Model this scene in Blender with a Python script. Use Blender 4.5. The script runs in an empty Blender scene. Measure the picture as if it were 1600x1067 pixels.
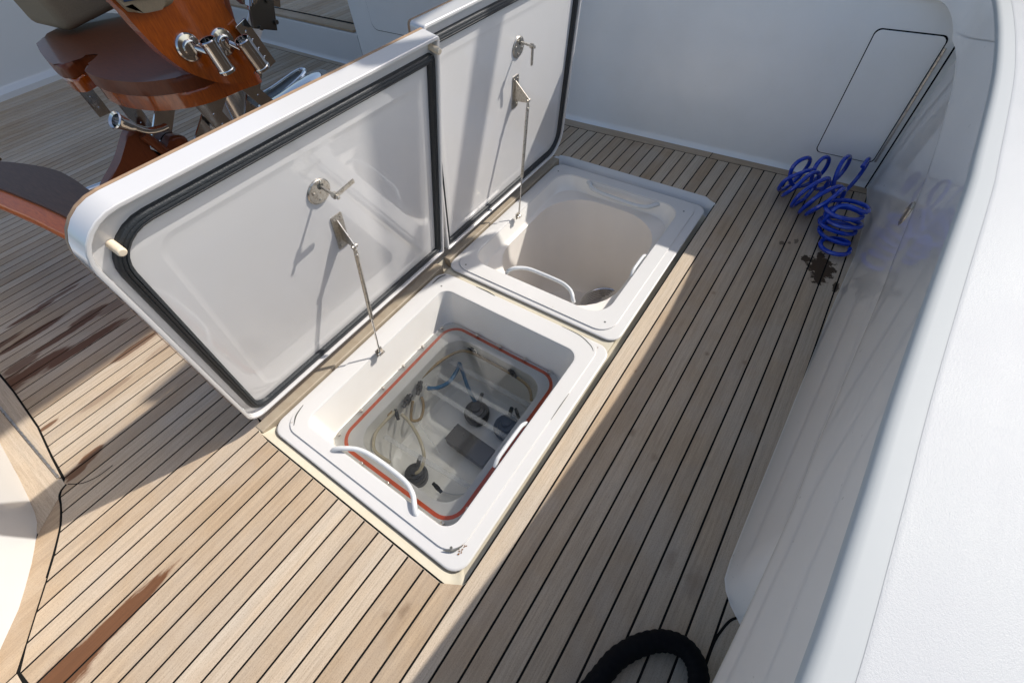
import bpy, bmesh, math, random
from mathutils import Vector, Matrix, Euler
random.seed(7)
S = bpy.context.scene
COL = S.collection
PI = math.pi
rad = math.radians

# ------------------------------------------------------------------ camera
CAM_H = 1.30
def cam_axes(pitch, roll, yaw):
    cp, sp = math.cos(pitch), math.sin(pitch)
    f = Vector((cp*math.cos(yaw), cp*math.sin(yaw), -sp))
    r = Vector((math.sin(yaw), -math.cos(yaw), 0))
    u = r.cross(f)
    c, s = math.cos(roll), math.sin(roll)
    return c*r + s*u, -s*r + c*u, f
r_, u_, f_ = cam_axes(rad(51.746), rad(-5.354), rad(38.599))
cd = bpy.data.cameras.new("camera")
cam = bpy.data.objects.new("camera", cd)
COL.objects.link(cam)
cam.matrix_world = Matrix(((r_.x, u_.x, -f_.x, 0), (r_.y, u_.y, -f_.y, 0), (r_.z, u_.z, -f_.z, CAM_H), (0, 0, 0, 1)))
cd.sensor_width = 36.0
cd.lens = 36.0*694.5/1600
cd.clip_start = 0.02
cd.clip_end = 6000
S.camera = cam

# ------------------------------------------------------------------ world + sun
SUN = Vector((0.87, -0.60, 1.0)).normalized()
w = bpy.data.worlds.new("World"); S.world = w; w.use_nodes = True
nt = w.node_tree
bgn = nt.nodes["Background"]
sky = nt.nodes.new("ShaderNodeTexSky")
sky.sky_type = 'NISHITA'; sky.sun_disc = False
sky.sun_elevation = math.asin(SUN.z)
sky.sun_rotation = math.atan2(SUN.x, SUN.y)
sky.altitude = 0; sky.air_density = 1.0; sky.dust_density = 2.0; sky.ozone_density = 1.0
nt.links.new(sky.outputs[0], bgn.inputs[0])
bgn.inputs[1].default_value = 0.15
sd = bpy.data.lights.new("sun", 'SUN'); sd.energy = 4.2; sd.angle = rad(0.55); sd.color = (1.0, 0.955, 0.89)
so = bpy.data.objects.new("sun", sd); COL.objects.link(so)
so.rotation_euler = (-SUN).to_track_quat('-Z', 'Y').to_euler()
S.view_settings.view_transform = 'Standard'; S.view_settings.look = 'None'
S.view_settings.gamma = 1.0; S.view_settings.exposure = 0.22
S.view_settings.use_curve_mapping = False
S.cycles.max_bounces = 10; S.cycles.transparent_max_bounces = 12
S.cycles.caustics_reflective = False; S.cycles.caustics_refractive = False
S.cycles.sample_clamp_indirect = 6.0

# ------------------------------------------------------------------ materials
def newmat(name):
    m = bpy.data.materials.new(name); m.use_nodes = True
    t = m.node_tree
    return m, t, t.nodes["Principled BSDF"]
def N(t, kind, **kw):
    n = t.nodes.new(kind)
    for k, v in kw.items():
        setattr(n, k, v)
    return n
def L(t, a, b): t.links.new(a, b)
def math_n(t, op, a, b=None, c=None):
    n = N(t, "ShaderNodeMath", operation=op)
    for i, v in enumerate((a, b, c)):
        if v is None: continue
        if isinstance(v, (int, float)): n.inputs[i].default_value = v
        else: L(t, v, n.inputs[i])
    return n.outputs[0]
def mixc(t, fac, a, b, mode='MIX'):
    n = N(t, "ShaderNodeMix", data_type='RGBA', blend_type=mode)
    n.clamp_factor = True
    for sock, v in ((n.inputs[0], fac), (n.inputs[6], a), (n.inputs[7], b)):
        if isinstance(v, (int, float)): sock.default_value = v
        elif isinstance(v, tuple): sock.default_value = (*v, 1) if len(v) == 3 else v
        else: L(t, v, sock)
    return n.outputs[2]
def noise(t, vec, scale, detail=3, rough=0.5, dist=0.0):
    n = N(t, "ShaderNodeTexNoise")
    n.inputs['Scale'].default_value = scale; n.inputs['Detail'].default_value = detail
    n.inputs['Roughness'].default_value = rough; n.inputs['Distortion'].default_value = dist
    if vec is not None: L(t, vec, n.inputs['Vector'])
    return n.outputs[0]
def ramp(t, fac, stops):
    n = N(t, "ShaderNodeValToRGB")
    L(t, fac, n.inputs[0])
    el = n.color_ramp.elements
    while len(el) < len(stops): el.new(0.5)
    for e, (p, c) in zip(el, stops):
        e.position = p; e.color = (c, c, c, 1) if isinstance(c, (int, float)) else (*c, 1)
    return n.outputs[0]
def mapping(t, vec, scale=(1, 1, 1), rot=(0, 0, 0), loc=(0, 0, 0)):
    n = N(t, "ShaderNodeMapping")
    L(t, vec, n.inputs[0]); n.inputs[1].default_value = loc; n.inputs[2].default_value = rot; n.inputs[3].default_value = scale
    return n.outputs[0]
def bump(t, h, strength, dist, bsdf):
    n = N(t, "ShaderNodeBump"); n.inputs['Strength'].default_value = strength; n.inputs['Distance'].default_value = dist
    L(t, h, n.inputs['Height']); L(t, n.outputs[0], bsdf.inputs['Normal'])
    return n

def gelcoat(name, col, rough=0.16, dirt=0.06, dirtcol=(0.55, 0.5, 0.38), scale=7, coat=0.3, bumpy=0.0):
    m, t, b = newmat(name)
    geo = N(t, "ShaderNodeNewGeometry")
    n1 = noise(t, geo.outputs['Position'], scale, 4, 0.6)
    n2 = noise(t, geo.outputs['Position'], scale*9, 3, 0.6)
    f = math_n(t, 'MULTIPLY', ramp(t, n1, [(0.42, 0.0), (0.75, 1.0)]), dirt*2.5)
    c = mixc(t, f, col, dirtcol)
    L(t, c, b.inputs['Base Color'])
    L(t, math_n(t, 'MULTIPLY_ADD', n2, 0.12, rough-0.06), b.inputs['Roughness'])
    b.inputs['Coat Weight'].default_value = coat; b.inputs['Coat Roughness'].default_value = 0.025
    b.inputs['IOR'].default_value = 1.5
    if bumpy: bump(t, noise(t, geo.outputs['Position'], 14, 2), bumpy, 0.004, b)
    return m

def simple(name, col, rough=0.5, metal=0.0, var=0.0, scale=40, coat=0.0, bumps=0.0, bscale=300):
    m, t, b = newmat(name)
    geo = N(t, "ShaderNodeNewGeometry")
    n1 = noise(t, geo.outputs['Position'], scale, 3, 0.6)
    c = mixc(t, math_n(t, 'MULTIPLY', n1, 1.0), tuple(max(0, x*(1-var)) for x in col), tuple(min(1, x*(1+var)) for x in col))
    L(t, c, b.inputs['Base Color'])
    L(t, math_n(t, 'MULTIPLY_ADD', n1, 0.16, max(0.02, rough-0.08)), b.inputs['Roughness'])
    b.inputs['Metallic'].default_value = metal; b.inputs['Coat Weight'].default_value = coat
    b.inputs['Coat Roughness'].default_value = 0.04
    if bumps: bump(t, noise(t, geo.outputs['Position'], bscale, 2), bumps, 0.001, b)
    return m

WHITE = gelcoat("gelcoat_white", (0.66, 0.655, 0.64), 0.20, 0.02)
WHITE_GLOSS = gelcoat("gelcoat_hull", (0.88, 0.86, 0.83), 0.30, 0.012, coat=1.0, bumpy=0.0)  # coaming white lightened in colour to lift its shaded faces
LIDW = gelcoat("gelcoat_lid", (0.63, 0.615, 0.60), 0.22, 0.03, coat=1.0, bumpy=0.03)
PLATE = gelcoat("gelcoat_plate", (0.63, 0.615, 0.595), 0.36, 0.03, coat=0.1)
CREAM = gelcoat("gelcoat_cream", (0.56, 0.515, 0.41), 0.32, 0.10, (0.45, 0.36, 0.22), 18, coat=0.0)
WALLM = gelcoat("gelcoat_bulkhead", (0.86, 0.85, 0.82), 0.30, 0.03, coat=0.25)
LINER = gelcoat("gelcoat_liner", (0.78, 0.755, 0.71), 0.30, 0.05, (0.62, 0.54, 0.42), 9, coat=0.1)  # plate gelcoat with warm bounce light put into its colour, for inner walls
CAPT = gelcoat("gelcoat_cap", (0.44, 0.455, 0.45), 0.50, 0.01, coat=0.0)  # same coaming gelcoat, darkened in colour where full sun hits the edge
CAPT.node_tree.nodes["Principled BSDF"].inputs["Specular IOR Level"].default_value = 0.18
TAN = gelcoat("rail_shade_tan", (0.36, 0.30, 0.22), 0.5, 0.15, (0.22, 0.15, 0.09), 22, coat=0.0)  # hinge rail tan: shade at the foot of the lids put into the colour
BIN = gelcoat("gelcoat_bin", (0.76, 0.71, 0.65), 0.38, 0.04, coat=0.0)
TANK = gelcoat("gelcoat_tank", (0.86, 0.84, 0.78), 0.4, 0.06, (0.42, 0.36, 0.26), 12, coat=0.0)
NONSKID, t, b = newmat("nonskid_white")
geo = N(t, "ShaderNodeNewGeometry")
n1 = noise(t, geo.outputs['Position'], 420, 2, 0.7)
n2 = noise(t, geo.outputs['Position'], 5, 3, 0.6)
L(t, mixc(t, n2, (0.43, 0.445, 0.44), (0.48, 0.48, 0.485)), b.inputs['Base Color'])
b.inputs['Roughness'].default_value = 0.5; b.inputs['Specular IOR Level'].default_value = 0.22
n3 = noise(t, geo.outputs['Position'], 1100, 2, 0.8)
L(t, math_n(t, 'MULTIPLY_ADD', n2, 0.35, 0.22), b.inputs['Roughness'])
bump(t, math_n(t, 'ADD', n1, n3), 0.32, 0.0011, b)
RUBBER = simple("rubber_black", (0.022, 0.023, 0.025), 0.62, var=0.35, scale=60, bumps=0.5, bscale=500)
GASK, t, b = newmat("gasket_foam")
geo = N(t, "ShaderNodeNewGeometry")
spk = ramp(t, noise(t, geo.outputs['Position'], 260, 4, 0.8), [(0.66, 0.0), (0.74, 1.0)])
L(t, mixc(t, math_n(t, 'MULTIPLY', spk, 0.55), (0.016, 0.019, 0.022), (0.24, 0.24, 0.24)), b.inputs['Base Color'])
b.inputs['Roughness'].default_value = 0.5
bump(t, noise(t, geo.outputs['Position'], 240, 3), 0.7, 0.002, b)
CAULK = simple("caulk_black", (0.009, 0.009, 0.008), 0.8, var=0.3)
CAULK.node_tree.nodes["Principled BSDF"].inputs["Specular IOR Level"].default_value = 0.1
STEEL, t, b = newmat("steel_worn")
geo = N(t, "ShaderNodeNewGeometry")
nn = noise(t, geo.outputs['Position'], 120, 4, 0.7)
L(t, mixc(t, ramp(t, nn, [(0.5, 0.0), (0.72, 1.0)]), (0.50, 0.47, 0.42), (0.22, 0.17, 0.12)), b.inputs['Base Color'])
b.inputs['Metallic'].default_value = 0.9
L(t, math_n(t, 'MULTIPLY_ADD', nn, 0.35, 0.15), b.inputs['Roughness'])
CHROME = simple("chrome", (0.62, 0.61, 0.60), 0.10, 1.0, var=0.05)
BRUSHED = simple("steel_plate", (0.13, 0.125, 0.12), 0.30, 1.0, var=0.06, scale=12)
ORANGE = simple("gasket_orange", (0.74, 0.10, 0.02), 0.5, var=0.15)
BLUEH = simple("hose_blue", (0.002, 0.040, 0.42), 0.16, var=0.2, coat=0.6)
BLUET = simple("tube_blue", (0.0, 0.10, 0.22), 0.35, var=0.2)
AMBER = simple("tube_amber", (0.36, 0.25, 0.12), 0.25, var=0.3, coat=0.3)
PALET = simple("tube_pale", (0.58, 0.50, 0.34), 0.25, var=0.2, coat=0.3)
BLACKP = simple("plastic_black", (0.02, 0.021, 0.022), 0.35, var=0.3)
PUMPB = simple("pump_navy", (0.02, 0.028, 0.04), 0.4, var=0.4)
WHITEP = simple("handle_white", (0.62, 0.63, 0.63), 0.3, var=0.03, coat=0.2)
PEG = simple("peg_nylon", (0.74, 0.62, 0.46), 0.5, var=0.12, scale=90)
CLOTH = simple("seat_canvas", (0.25, 0.19, 0.12), 0.9, var=0.25, scale=300, bumps=0.6, bscale=900)
NAVY = simple("seat_piping", (0.02, 0.05, 0.12), 0.8, var=0.2)
BLACKF = simple("braid_black", (0.006, 0.006, 0.007), 0.75, var=0.4, scale=500, bumps=1.0, bscale=700)
RUST = simple("rust_mark", (0.20, 0.09, 0.03), 0.9, var=0.5, scale=400)
DARKG = simple("sealant_grey", (0.10, 0.10, 0.09), 0.8, var=0.4, scale=300)
BLACKF.node_tree.nodes['Principled BSDF'].inputs['Specular IOR Level'].default_value = 0.12
COVEM = gelcoat("gelcoat_cove", (0.60, 0.63, 0.68), 0.3, 0.02)

def clear_mat(name, tint, rough, refl):
    m = bpy.data.materials.new(name); m.use_nodes = True
    t = m.node_tree; t.nodes.clear()
    o = N(t, "ShaderNodeOutputMaterial"); tr = N(t, "ShaderNodeBsdfTransparent"); gl = N(t, "ShaderNodeBsdfGlossy")
    fr = N(t, "ShaderNodeFresnel"); fr.inputs[0].default_value = 1.45
    mx = N(t, "ShaderNodeMixShader")
    tr.inputs[0].default_value = (*tint, 1); gl.inputs['Roughness'].default_value = rough
    L(t, math_n(t, 'MULTIPLY', fr.outputs[0], refl), mx.inputs[0]); L(t, tr.outputs[0], mx.inputs[1]); L(t, gl.outputs[0], mx.inputs[2])
    L(t, mx.outputs[0], o.inputs[0])
    return m
ACRYL = clear_mat("acrylic_clear", (0.95, 0.955, 0.95), 0.05, 0.8)
ACRB, t, b = newmat("acrylic_bar")
b.inputs['Base Color'].default_value = (0.80, 0.80, 0.78, 1); b.inputs['Alpha'].default_value = 0.24; b.inputs['Roughness'].default_value = 0.15

# varnished wood of the chair
VARN, t, b = newmat("varnished_teak")
geo = N(t, "ShaderNodeNewGeometry")
tc = N(t, "ShaderNodeTexCoord")
v = mapping(t, tc.outputs['Object'], (60, 9, 9), rot=(0.3, 0.9, 0.2))
g = noise(t, v, 3.0, 5, 0.6, 0.3)
L(t, mixc(t, g, (0.13, 0.018, 0.002), (0.62, 0.125, 0.006)), b.inputs['Base Color'])
b.inputs['Roughness'].default_value = 0.25; b.inputs['Coat Weight'].default_value = 1.0; b.inputs['Coat Roughness'].default_value = 0.03
VARO, t, b = newmat("varnished_teak_sunlit")  # chair varnish with the sun's glow on the footrest painted in
tc = N(t, "ShaderNodeTexCoord")
g = noise(t, mapping(t, tc.outputs['Object'], (60, 7, 8)), 3.0, 5, 0.6, 0.3)
L(t, mixc(t, g, (0.40, 0.055, 0.003), (0.90, 0.20, 0.010)), b.inputs['Base Color'])
b.inputs['Roughness'].default_value = 0.35; b.inputs['Specular IOR Level'].default_value = 0.2; b.inputs['Coat Weight'].default_value = 0.25; b.inputs['Coat Roughness'].default_value = 0.04
FOOTM, t, b = newmat("worn_teak_dark")
tc = N(t, "ShaderNodeTexCoord")
g = noise(t, mapping(t, tc.outputs['Object'], (60, 5, 8)), 3.0, 5, 0.6, 0.3)
L(t, mixc(t, g, (0.040, 0.020, 0.012), (0.17, 0.085, 0.045)), b.inputs['Base Color'])
b.inputs['Roughness'].default_value = 0.45; b.inputs['Specular IOR Level'].default_value = 0.2
VARD, t, b = newmat("varnished_teak_dark")
tc = N(t, "ShaderNodeTexCoord")
v = mapping(t, tc.outputs['Object'], (50, 8, 8))
g = noise(t, v, 3.0, 5, 0.6, 0.3)
L(t, mixc(t, g, (0.075, 0.017, 0.005), (0.21, 0.050, 0.014)), b.inputs['Base Color'])
b.inputs['Roughness'].default_value = 0.42; b.inputs['Specular IOR Level'].default_value = 0.25; b.inputs['Coat Weight'].default_value = 0.18; b.inputs['Coat Roughness'].default_value = 0.05

# weathered teak with wet marks.  Every stain is an ellipse in deck coordinates (x, y, half length, half width, darkness)
WET = [(-0.54, 0.996, 0.200, 0.030, 1), (-0.66, 0.99, 0.14, 0.05, 1), (-0.43, 0.990, 0.070, 0.016, 1),
       (-0.16, 2.475, 0.10, 0.016, 1), (-0.05, 2.49, 0.10, 0.014, .8), (0.03, 2.515, 0.07, 0.010, .6),
       (-0.21, 2.335, 0.15, 0.022, 1), (-0.33, 2.39, 0.12, 0.02, .9),
       (-0.13, 2.215, 0.17, 0.020, 1), (-0.03, 2.235, 0.09, 0.028, .9), (0.06, 2.20, 0.08, 0.03, .5), (-0.30, 2.20, 0.07, 0.03, .8),
       (-0.12, 2.085, 0.17, 0.026, 1), (-0.28, 2.125, 0.15, 0.040, 1), (-0.02, 2.075, 0.09, 0.02, .8), (-0.39, 2.13, 0.12, 0.06, .9),
       (0.0, 1.885, 0.12, 0.020, .8), (-0.36, 1.803, 0.040, 0.011, .9),
       (-0.362, 1.54, 0.060, 0.014, .9), (-0.325, 1.553, 0.045, 0.02, .9), (-0.38, 1.525, 0.035, 0.010, .9),
       (-0.18, 1.76, 0.10, 0.02, .35), (0.05, 1.78, 0.08, 0.02, .3)]
OIL = [(1.78, -0.207, 0.066, 0.046, 1), (1.72, -0.215, 0.055, 0.030, 1), (1.845, -0.195, 0.035, 0.017, 1), (1.80, -0.150, 0.028, 0.017, 1), (1.765, -0.238, 0.05, 0.026, 1),
       (1.69, -0.282, 0.030, 0.012, .95), (1.852, -0.043, 0.016, 0.012, .75), (1.895, -0.09, 0.018, 0.009, .65), (1.868, -0.068, 0.009, 0.007, .65)]
SMUDGE = [(-0.065, 0.382, 0.028, 0.014, .55), (-0.10, 0.414, 0.018, 0.010, .4), (0.92, 0.20, 0.012, 0.007, .5), (1.12, 0.02, 0.012, 0.01, .5),
          (0.70, 0.11, 0.02, 0.012, .4), (0.66, 0.02, 0.02, 0.012, .35), (1.42, 0.10, 0.012, 0.01, .4), (0.40, -0.20, 0.06, 0.03, .35), (0.42, -0.13, 0.05, 0.02, .3), (1.15, -0.10, 0.015, .01, .4)]
def teak(name, tone=1.0, axis='x', stains=True):
    m, t, b = newmat(name)
    geo = N(t, "ShaderNodeNewGeometry"); pos = geo.outputs['Position']
    oi = N(t, "ShaderNodeObjectInfo")
    rnd = oi.outputs['Random']
    comb = N(t, "ShaderNodeCombineXYZ"); L(t, math_n(t, 'MULTIPLY', rnd, 37.0), comb.inputs[0]); L(t, math_n(t, 'MULTIPLY', rnd, 11.0), comb.inputs[2])
    add = N(t, "ShaderNodeVectorMath", operation='ADD'); L(t, pos, add.inputs[0]); L(t, comb.outputs[0], add.inputs[1])
    p2 = add.outputs[0]
    sc = {'x': (5, 170, 5), 'y': (170, 5, 5)}[axis]
    sc2 = {'x': (1.6, 22, 2), 'y': (22, 1.6, 2)}[axis]
    sc3 = {'x': (26, 520, 26), 'y': (520, 26, 26)}[axis]
    grain = noise(t, mapping(t, p2, sc), 1.0, 4, 0.65, 0.4)
    broad = noise(t, mapping(t, p2, sc2), 1.0, 3, 0.55, 0.6)
    fine = noise(t, mapping(t, p2, sc3), 1.0, 3, 0.7)
    blot = noise(t, pos, 3.2, 4, 0.65)
    speck = noise(t, pos, 330, 2, 0.6)
    c = mixc(t, rnd, tuple(x*tone for x in (0.385, 0.272, 0.168)), tuple(x*tone for x in (0.605, 0.508, 0.392)))
    c = mixc(t, ramp(t, broad, [(0.35, 0.0), (0.68, 1.0)]), c, mixc(t, 0.6, c, tuple(x*tone for x in (0.56, 0.42, 0.28))))
    c = mixc(t, math_n(t, 'MULTIPLY', ramp(t, grain, [(0.40, 0.0), (0.74, 1.0)]), 0.42), c, tuple(x*tone for x in (0.20, 0.135, 0.085)))
    c = mixc(t, math_n(t, 'MULTIPLY', ramp(t, fine, [(0.50, 0.0), (0.75, 1.0)]), 0.40), c, tuple(x*tone for x in (0.23, 0.175, 0.125)))
    c = mixc(t, math_n(t, 'MULTIPLY', ramp(t, blot, [(0.42, 0.0), (0.68, 1.0)]), 0.34), c, tuple(x*tone for x in (0.50, 0.45, 0.385)))
    c = mixc(t, math_n(t, 'MULTIPLY', ramp(t, speck, [(0.52, 0.0), (0.72, 1.0)]), 0.42), c, tuple(x*tone for x in (0.16, 0.11, 0.07)))
    rough = 0.72
    if stains:
        wob = noise(t, mapping(t, pos, (13, 80, 13)), 1.0, 4, 0.7)
        wob2 = noise(t, pos, 48, 4, 0.7)
        def field(lst, wb, amp, sharp):
            acc = None
            for (cx, cy, a, bb, k) in lst:
                s = N(t, "ShaderNodeVectorMath", operation='SUBTRACT'); L(t, pos, s.inputs[0]); s.inputs[1].default_value = (cx, cy, 0)
                q = N(t, "ShaderNodeVectorMath", operation='MULTIPLY'); L(t, s.outputs[0], q.inputs[0]); q.inputs[1].default_value = (1/a, 1/bb, 0)
                ln = N(t, "ShaderNodeVectorMath", operation='LENGTH'); L(t, q.outputs[0], ln.inputs[0])
                d = math_n(t, 'SUBTRACT', 1.0, ln.outputs['Value'])
                d = math_n(t, 'MULTIPLY_ADD', math_n(t, 'SUBTRACT', wb, 0.5), amp, d)
                d = math_n(t, 'MULTIPLY', d, sharp); d.node.use_clamp = True
                d = math_n(t, 'MULTIPLY', d, k)
                acc = d if acc is None else math_n(t, 'MAXIMUM', acc, d)
            return acc
        wet = field(WET, wob, 0.9, 4.5)
        oil = field(OIL, wob2, 2.6, 7.0)
        smd = field(SMUDGE, wob2, 1.2, 1.3)
        c = mixc(t, math_n(t, 'MULTIPLY', wet, 0.93), c, mixc(t, grain, (0.155, 0.052, 0.014), (0.075, 0.027, 0.009)))
        c = mixc(t, math_n(t, 'MULTIPLY', oil, 0.94), c, (0.040, 0.019, 0.005))
        c = mixc(t, smd, c, (0.16, 0.095, 0.05))
        L(t, math_n(t, 'MULTIPLY_ADD', math_n(t, 'MAXIMUM', wet, oil), -0.10, 0.66), b.inputs['Roughness'])
    else:
        b.inputs['Roughness'].default_value = rough
    b.inputs['Specular IOR Level'].default_value = 0.25
    L(t, c, b.inputs['Base Color'])
    h = math_n(t, 'ADD', grain, math_n(t, 'MULTIPLY', fine, 0.8))
    bump(t, h, 0.35, 0.0012, b)
    return m
TEAK = teak("teak_planks")
TEAKM = teak("teak_margin", 1.02, 'y', False)
TEAKX = teak("teak_border", 1.02, 'x', False)
TEAKE = simple("teak_edge", (0.34, 0.22, 0.13), 0.6, var=0.3, scale=80)
WATER, t, b = newmat("sea_water")
b.inputs['Base Color'].default_value = (0.012, 0.05, 0.085, 1); b.inputs['Roughness'].default_value = 0.12
geo = N(t, "ShaderNodeNewGeometry"); bump(t, noise(t, geo.outputs['Position'], 0.9, 5, 0.6), 0.6, 0.3, b)

# ------------------------------------------------------------------ mesh helpers
def link_mesh(name, bm, mat, parent=None, smooth=True, angle=35, loc=None, recalc=True, wn=True):
    if recalc: bmesh.ops.recalc_face_normals(bm, faces=bm.faces)
    me = bpy.data.meshes.new(name); bm.to_mesh(me); bm.free()
    if isinstance(mat, (list, tuple)):
        for q in mat: me.materials.append(q)
    else: me.materials.append(mat)
    if smooth:
        for p in me.polygons: p.use_smooth = True
        me.set_sharp_from_angle(angle=rad(angle))
    o = bpy.data.objects.new(name, me); COL.objects.link(o)
    if smooth and wn:
        md = o.modifiers.new("weighted", 'WEIGHTED_NORMAL'); md.keep_sharp = True; md.weight = 60
    if parent is not None: o.parent = parent
    if loc is not None: o.location = loc
    return o
def tag(o, label=None, cat=None, group=None, kind=None):
    if label: o['label'] = label
    if cat: o['category'] = cat
    if group: o['group'] = group
    if kind: o['kind'] = kind
    return o
def empty(name, loc, label, cat, group=None):
    o = bpy.data.objects.new(name, None); COL.objects.link(o); o.location = loc
    o.empty_display_size = 0.1
    return tag(o, label, cat, group)
def rr(x0, x1, y0, y1, z, r, n=7, y1b=None):
    """rounded rectangle ring; r scalar or [bl, br, tr, tl]; radii are clamped"""
    if isinstance(r, (int, float)): r = [r]*4
    m = min(x1-x0, y1-y0)/2*0.98
    r = [min(q, m) for q in r]
    pts = []
    for (cx, cy, rr_, a0) in ((x0+r[0], y0+r[0], r[0], PI), (x1-r[1], y0+r[1], r[1], 1.5*PI), (x1-r[2], y1-r[2], r[2], 0), (x0+r[3], y1-r[3], r[3], 0.5*PI)):
        for i in range(n+1):
            a = a0 + 0.5*PI*i/n
            pts.append((cx+rr_*math.cos(a), cy+rr_*math.sin(a), z))
    return pts
def loft_bm(rings, close0=False, close1=False, bm=None, closed=True):
    bm = bm or bmesh.new()
    vs = [[bm.verts.new(p) for p in ring] for ring in rings]
    n = len(vs[0])
    for a, b in zip(vs, vs[1:]):
        for i in range(n if closed else n-1):
            j = (i+1) % n
            bm.faces.new((a[i], a[j], b[j], b[i]))
    if close0: bm.faces.new(vs[0][::-1])
    if close1: bm.faces.new(vs[-1])
    return bm
def loft(name, rings, mat, parent=None, close0=False, close1=False, **kw):
    return link_mesh(name, loft_bm(rings, close0, close1), mat, parent, **kw)
def prism_bm(poly, z0, z1, bev=0.0, bm=None, seg=2):
    b2 = bmesh.new()
    a = [b2.verts.new((x, y, z0)) for x, y in poly]; c = [b2.verts.new((x, y, z1)) for x, y in poly]
    n = len(poly)
    for i in range(n):
        j = (i+1) % n; b2.faces.new((a[i], a[j], c[j], c[i]))
    b2.faces.new(a[::-1]); top = b2.faces.new(c)
    if bev:
        bmesh.ops.bevel(b2, geom=list(top.edges), offset=bev, segments=seg, affect='EDGES', profile=0.6)
    if bm is None: return b2
    me = bpy.data.meshes.new("tmp"); b2.to_mesh(me); b2.free(); bm.from_mesh(me); bpy.data.meshes.remove(me)
    return bm
def box_bm(c, s, bev=0.0, rot=None, bm=None, seg=2):
    b2 = bmesh.new()
    bmesh.ops.create_cube(b2, size=1.0)
    bmesh.ops.scale(b2, vec=Vector(s), verts=b2.verts)
    if bev: bmesh.ops.bevel(b2, geom=list(b2.edges), offset=bev, segments=seg, affect='EDGES', profile=0.6)
    M = Matrix.Translation(Vector(c)) @ (rot.to_4x4() if rot is not None else Matrix())
    bmesh.ops.transform(b2, matrix=M, verts=b2.verts)
    if bm is None: return b2
    me = bpy.data.meshes.new("tmp"); b2.to_mesh(me); b2.free(); bm.from_mesh(me); bpy.data.meshes.remove(me)
    return bm
def smooth_path(pts, k=6, closed=False):
    P = [Vector(p) for p in pts]; out = []
    n = len(P)
    rng = range(n if closed else n-1)
    for i in rng:
        if closed: p0, p1, p2, p3 = P[(i-1) % n], P[i], P[(i+1) % n], P[(i+2) % n]
        else: p0, p1, p2, p3 = P[max(i-1, 0)], P[i], P[i+1], P[min(i+2, n-1)]
        for j in range(k):
            s = j/k
            out.append(0.5*((2*p1)+(-p0+p2)*s+(2*p0-5*p1+4*p2-p3)*s*s+(-p0+3*p1-3*p2+p3)*s**3))
    if not closed: out.append(P[-1])
    return out
def tube_bm(path, r, n=10, caps=True, bm=None, closed=False, sx=1.0):
    bm = bm or bmesh.new()
    P = [Vector(p) for p in path]; m = len(P)
    rings = []; up = None
    for i, p in enumerate(P):
        if closed: d = (P[(i+1) % m]-P[i-1]).normalized()
        else: d = (P[min(i+1, m-1)]-P[max(i-1, 0)]).normalized()
        if up is None:
            up = d.orthogonal().normalized()
        up = (up - d*up.dot(d)).normalized()
        s = d.cross(up)
        rad_ = r[i] if isinstance(r, (list, tuple)) else r
        rings.append([bm.verts.new(p + rad_*(math.cos(2*PI*k/n)*up*sx + math.sin(2*PI*k/n)*s)) for k in range(n)])
    for a, b in zip(rings, rings[1:] + ([rings[0]] if closed else [])):
        for k in range(n):
            j = (k+1) % n; bm.faces.new((a[k], a[j], b[j], b[k]))
    if caps and not closed:
        bm.faces.new(rings[0][::-1]); bm.faces.new(rings[-1])
    return bm
def tube(name, path, r, mat, parent=None, n=10, **kw):
    return link_mesh(name, tube_bm(path, r, n, **kw), mat, parent)
def cyl_bm(c, axis, r, h, n=20, bm=None, r2=None, bev=0.0):
    """cylinder starting at c along axis"""
    a = Vector(axis).normalized(); c = Vector(c)
    if r2 is None: r2 = r
    if bev:
        return tube_bm([c, c+a*0.0001, c+a*(h-bev), c+a*(h-bev*0.3), c+a*h], [r*0.98, r, r2, r2-bev*0.4, r2-bev], n, True, bm)
    return tube_bm([c, c+a*h], [r, r2], n, True, bm)
def lathe_bm(c, axis, prof, n=24, bm=None, caps=(True, True)):
    a = Vector(axis).normalized(); c = Vector(c); bm = bm or bmesh.new()
    u = a.orthogonal().normalized(); v = a.cross(u)
    rings = [[bm.verts.new(c + a*h + r*(math.cos(2*PI*k/n)*u + math.sin(2*PI*k/n)*v)) for k in range(n)] for r, h in prof]
    for p, q in zip(rings, rings[1:]):
        for k in range(n):
            j = (k+1) % n; bm.faces.new((p[k], p[j], q[j], q[k]))
    if caps[0]: bm.faces.new(rings[0][::-1])
    if caps[1]: bm.faces.new(rings[-1])
    return bm
def lerp_tab(tab, x):
    if x <= tab[0][0]: return tab[0][1]
    for (a, fa), (b, fb) in zip(tab, tab[1:]):
        if x <= b: return fa + (fb-fa)*(x-a)/(b-a)
    return tab[-1][1]

# ------------------------------------------------------------------ sea
bm = bmesh.new(); bmesh.ops.create_grid(bm, x_segments=1, y_segments=1, size=2500)
sea = link_mesh("water", bm, WATER, smooth=False, loc=(0, 0, -1.6)); tag(sea, "dark blue sea around the boat", kind='structure')

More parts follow.
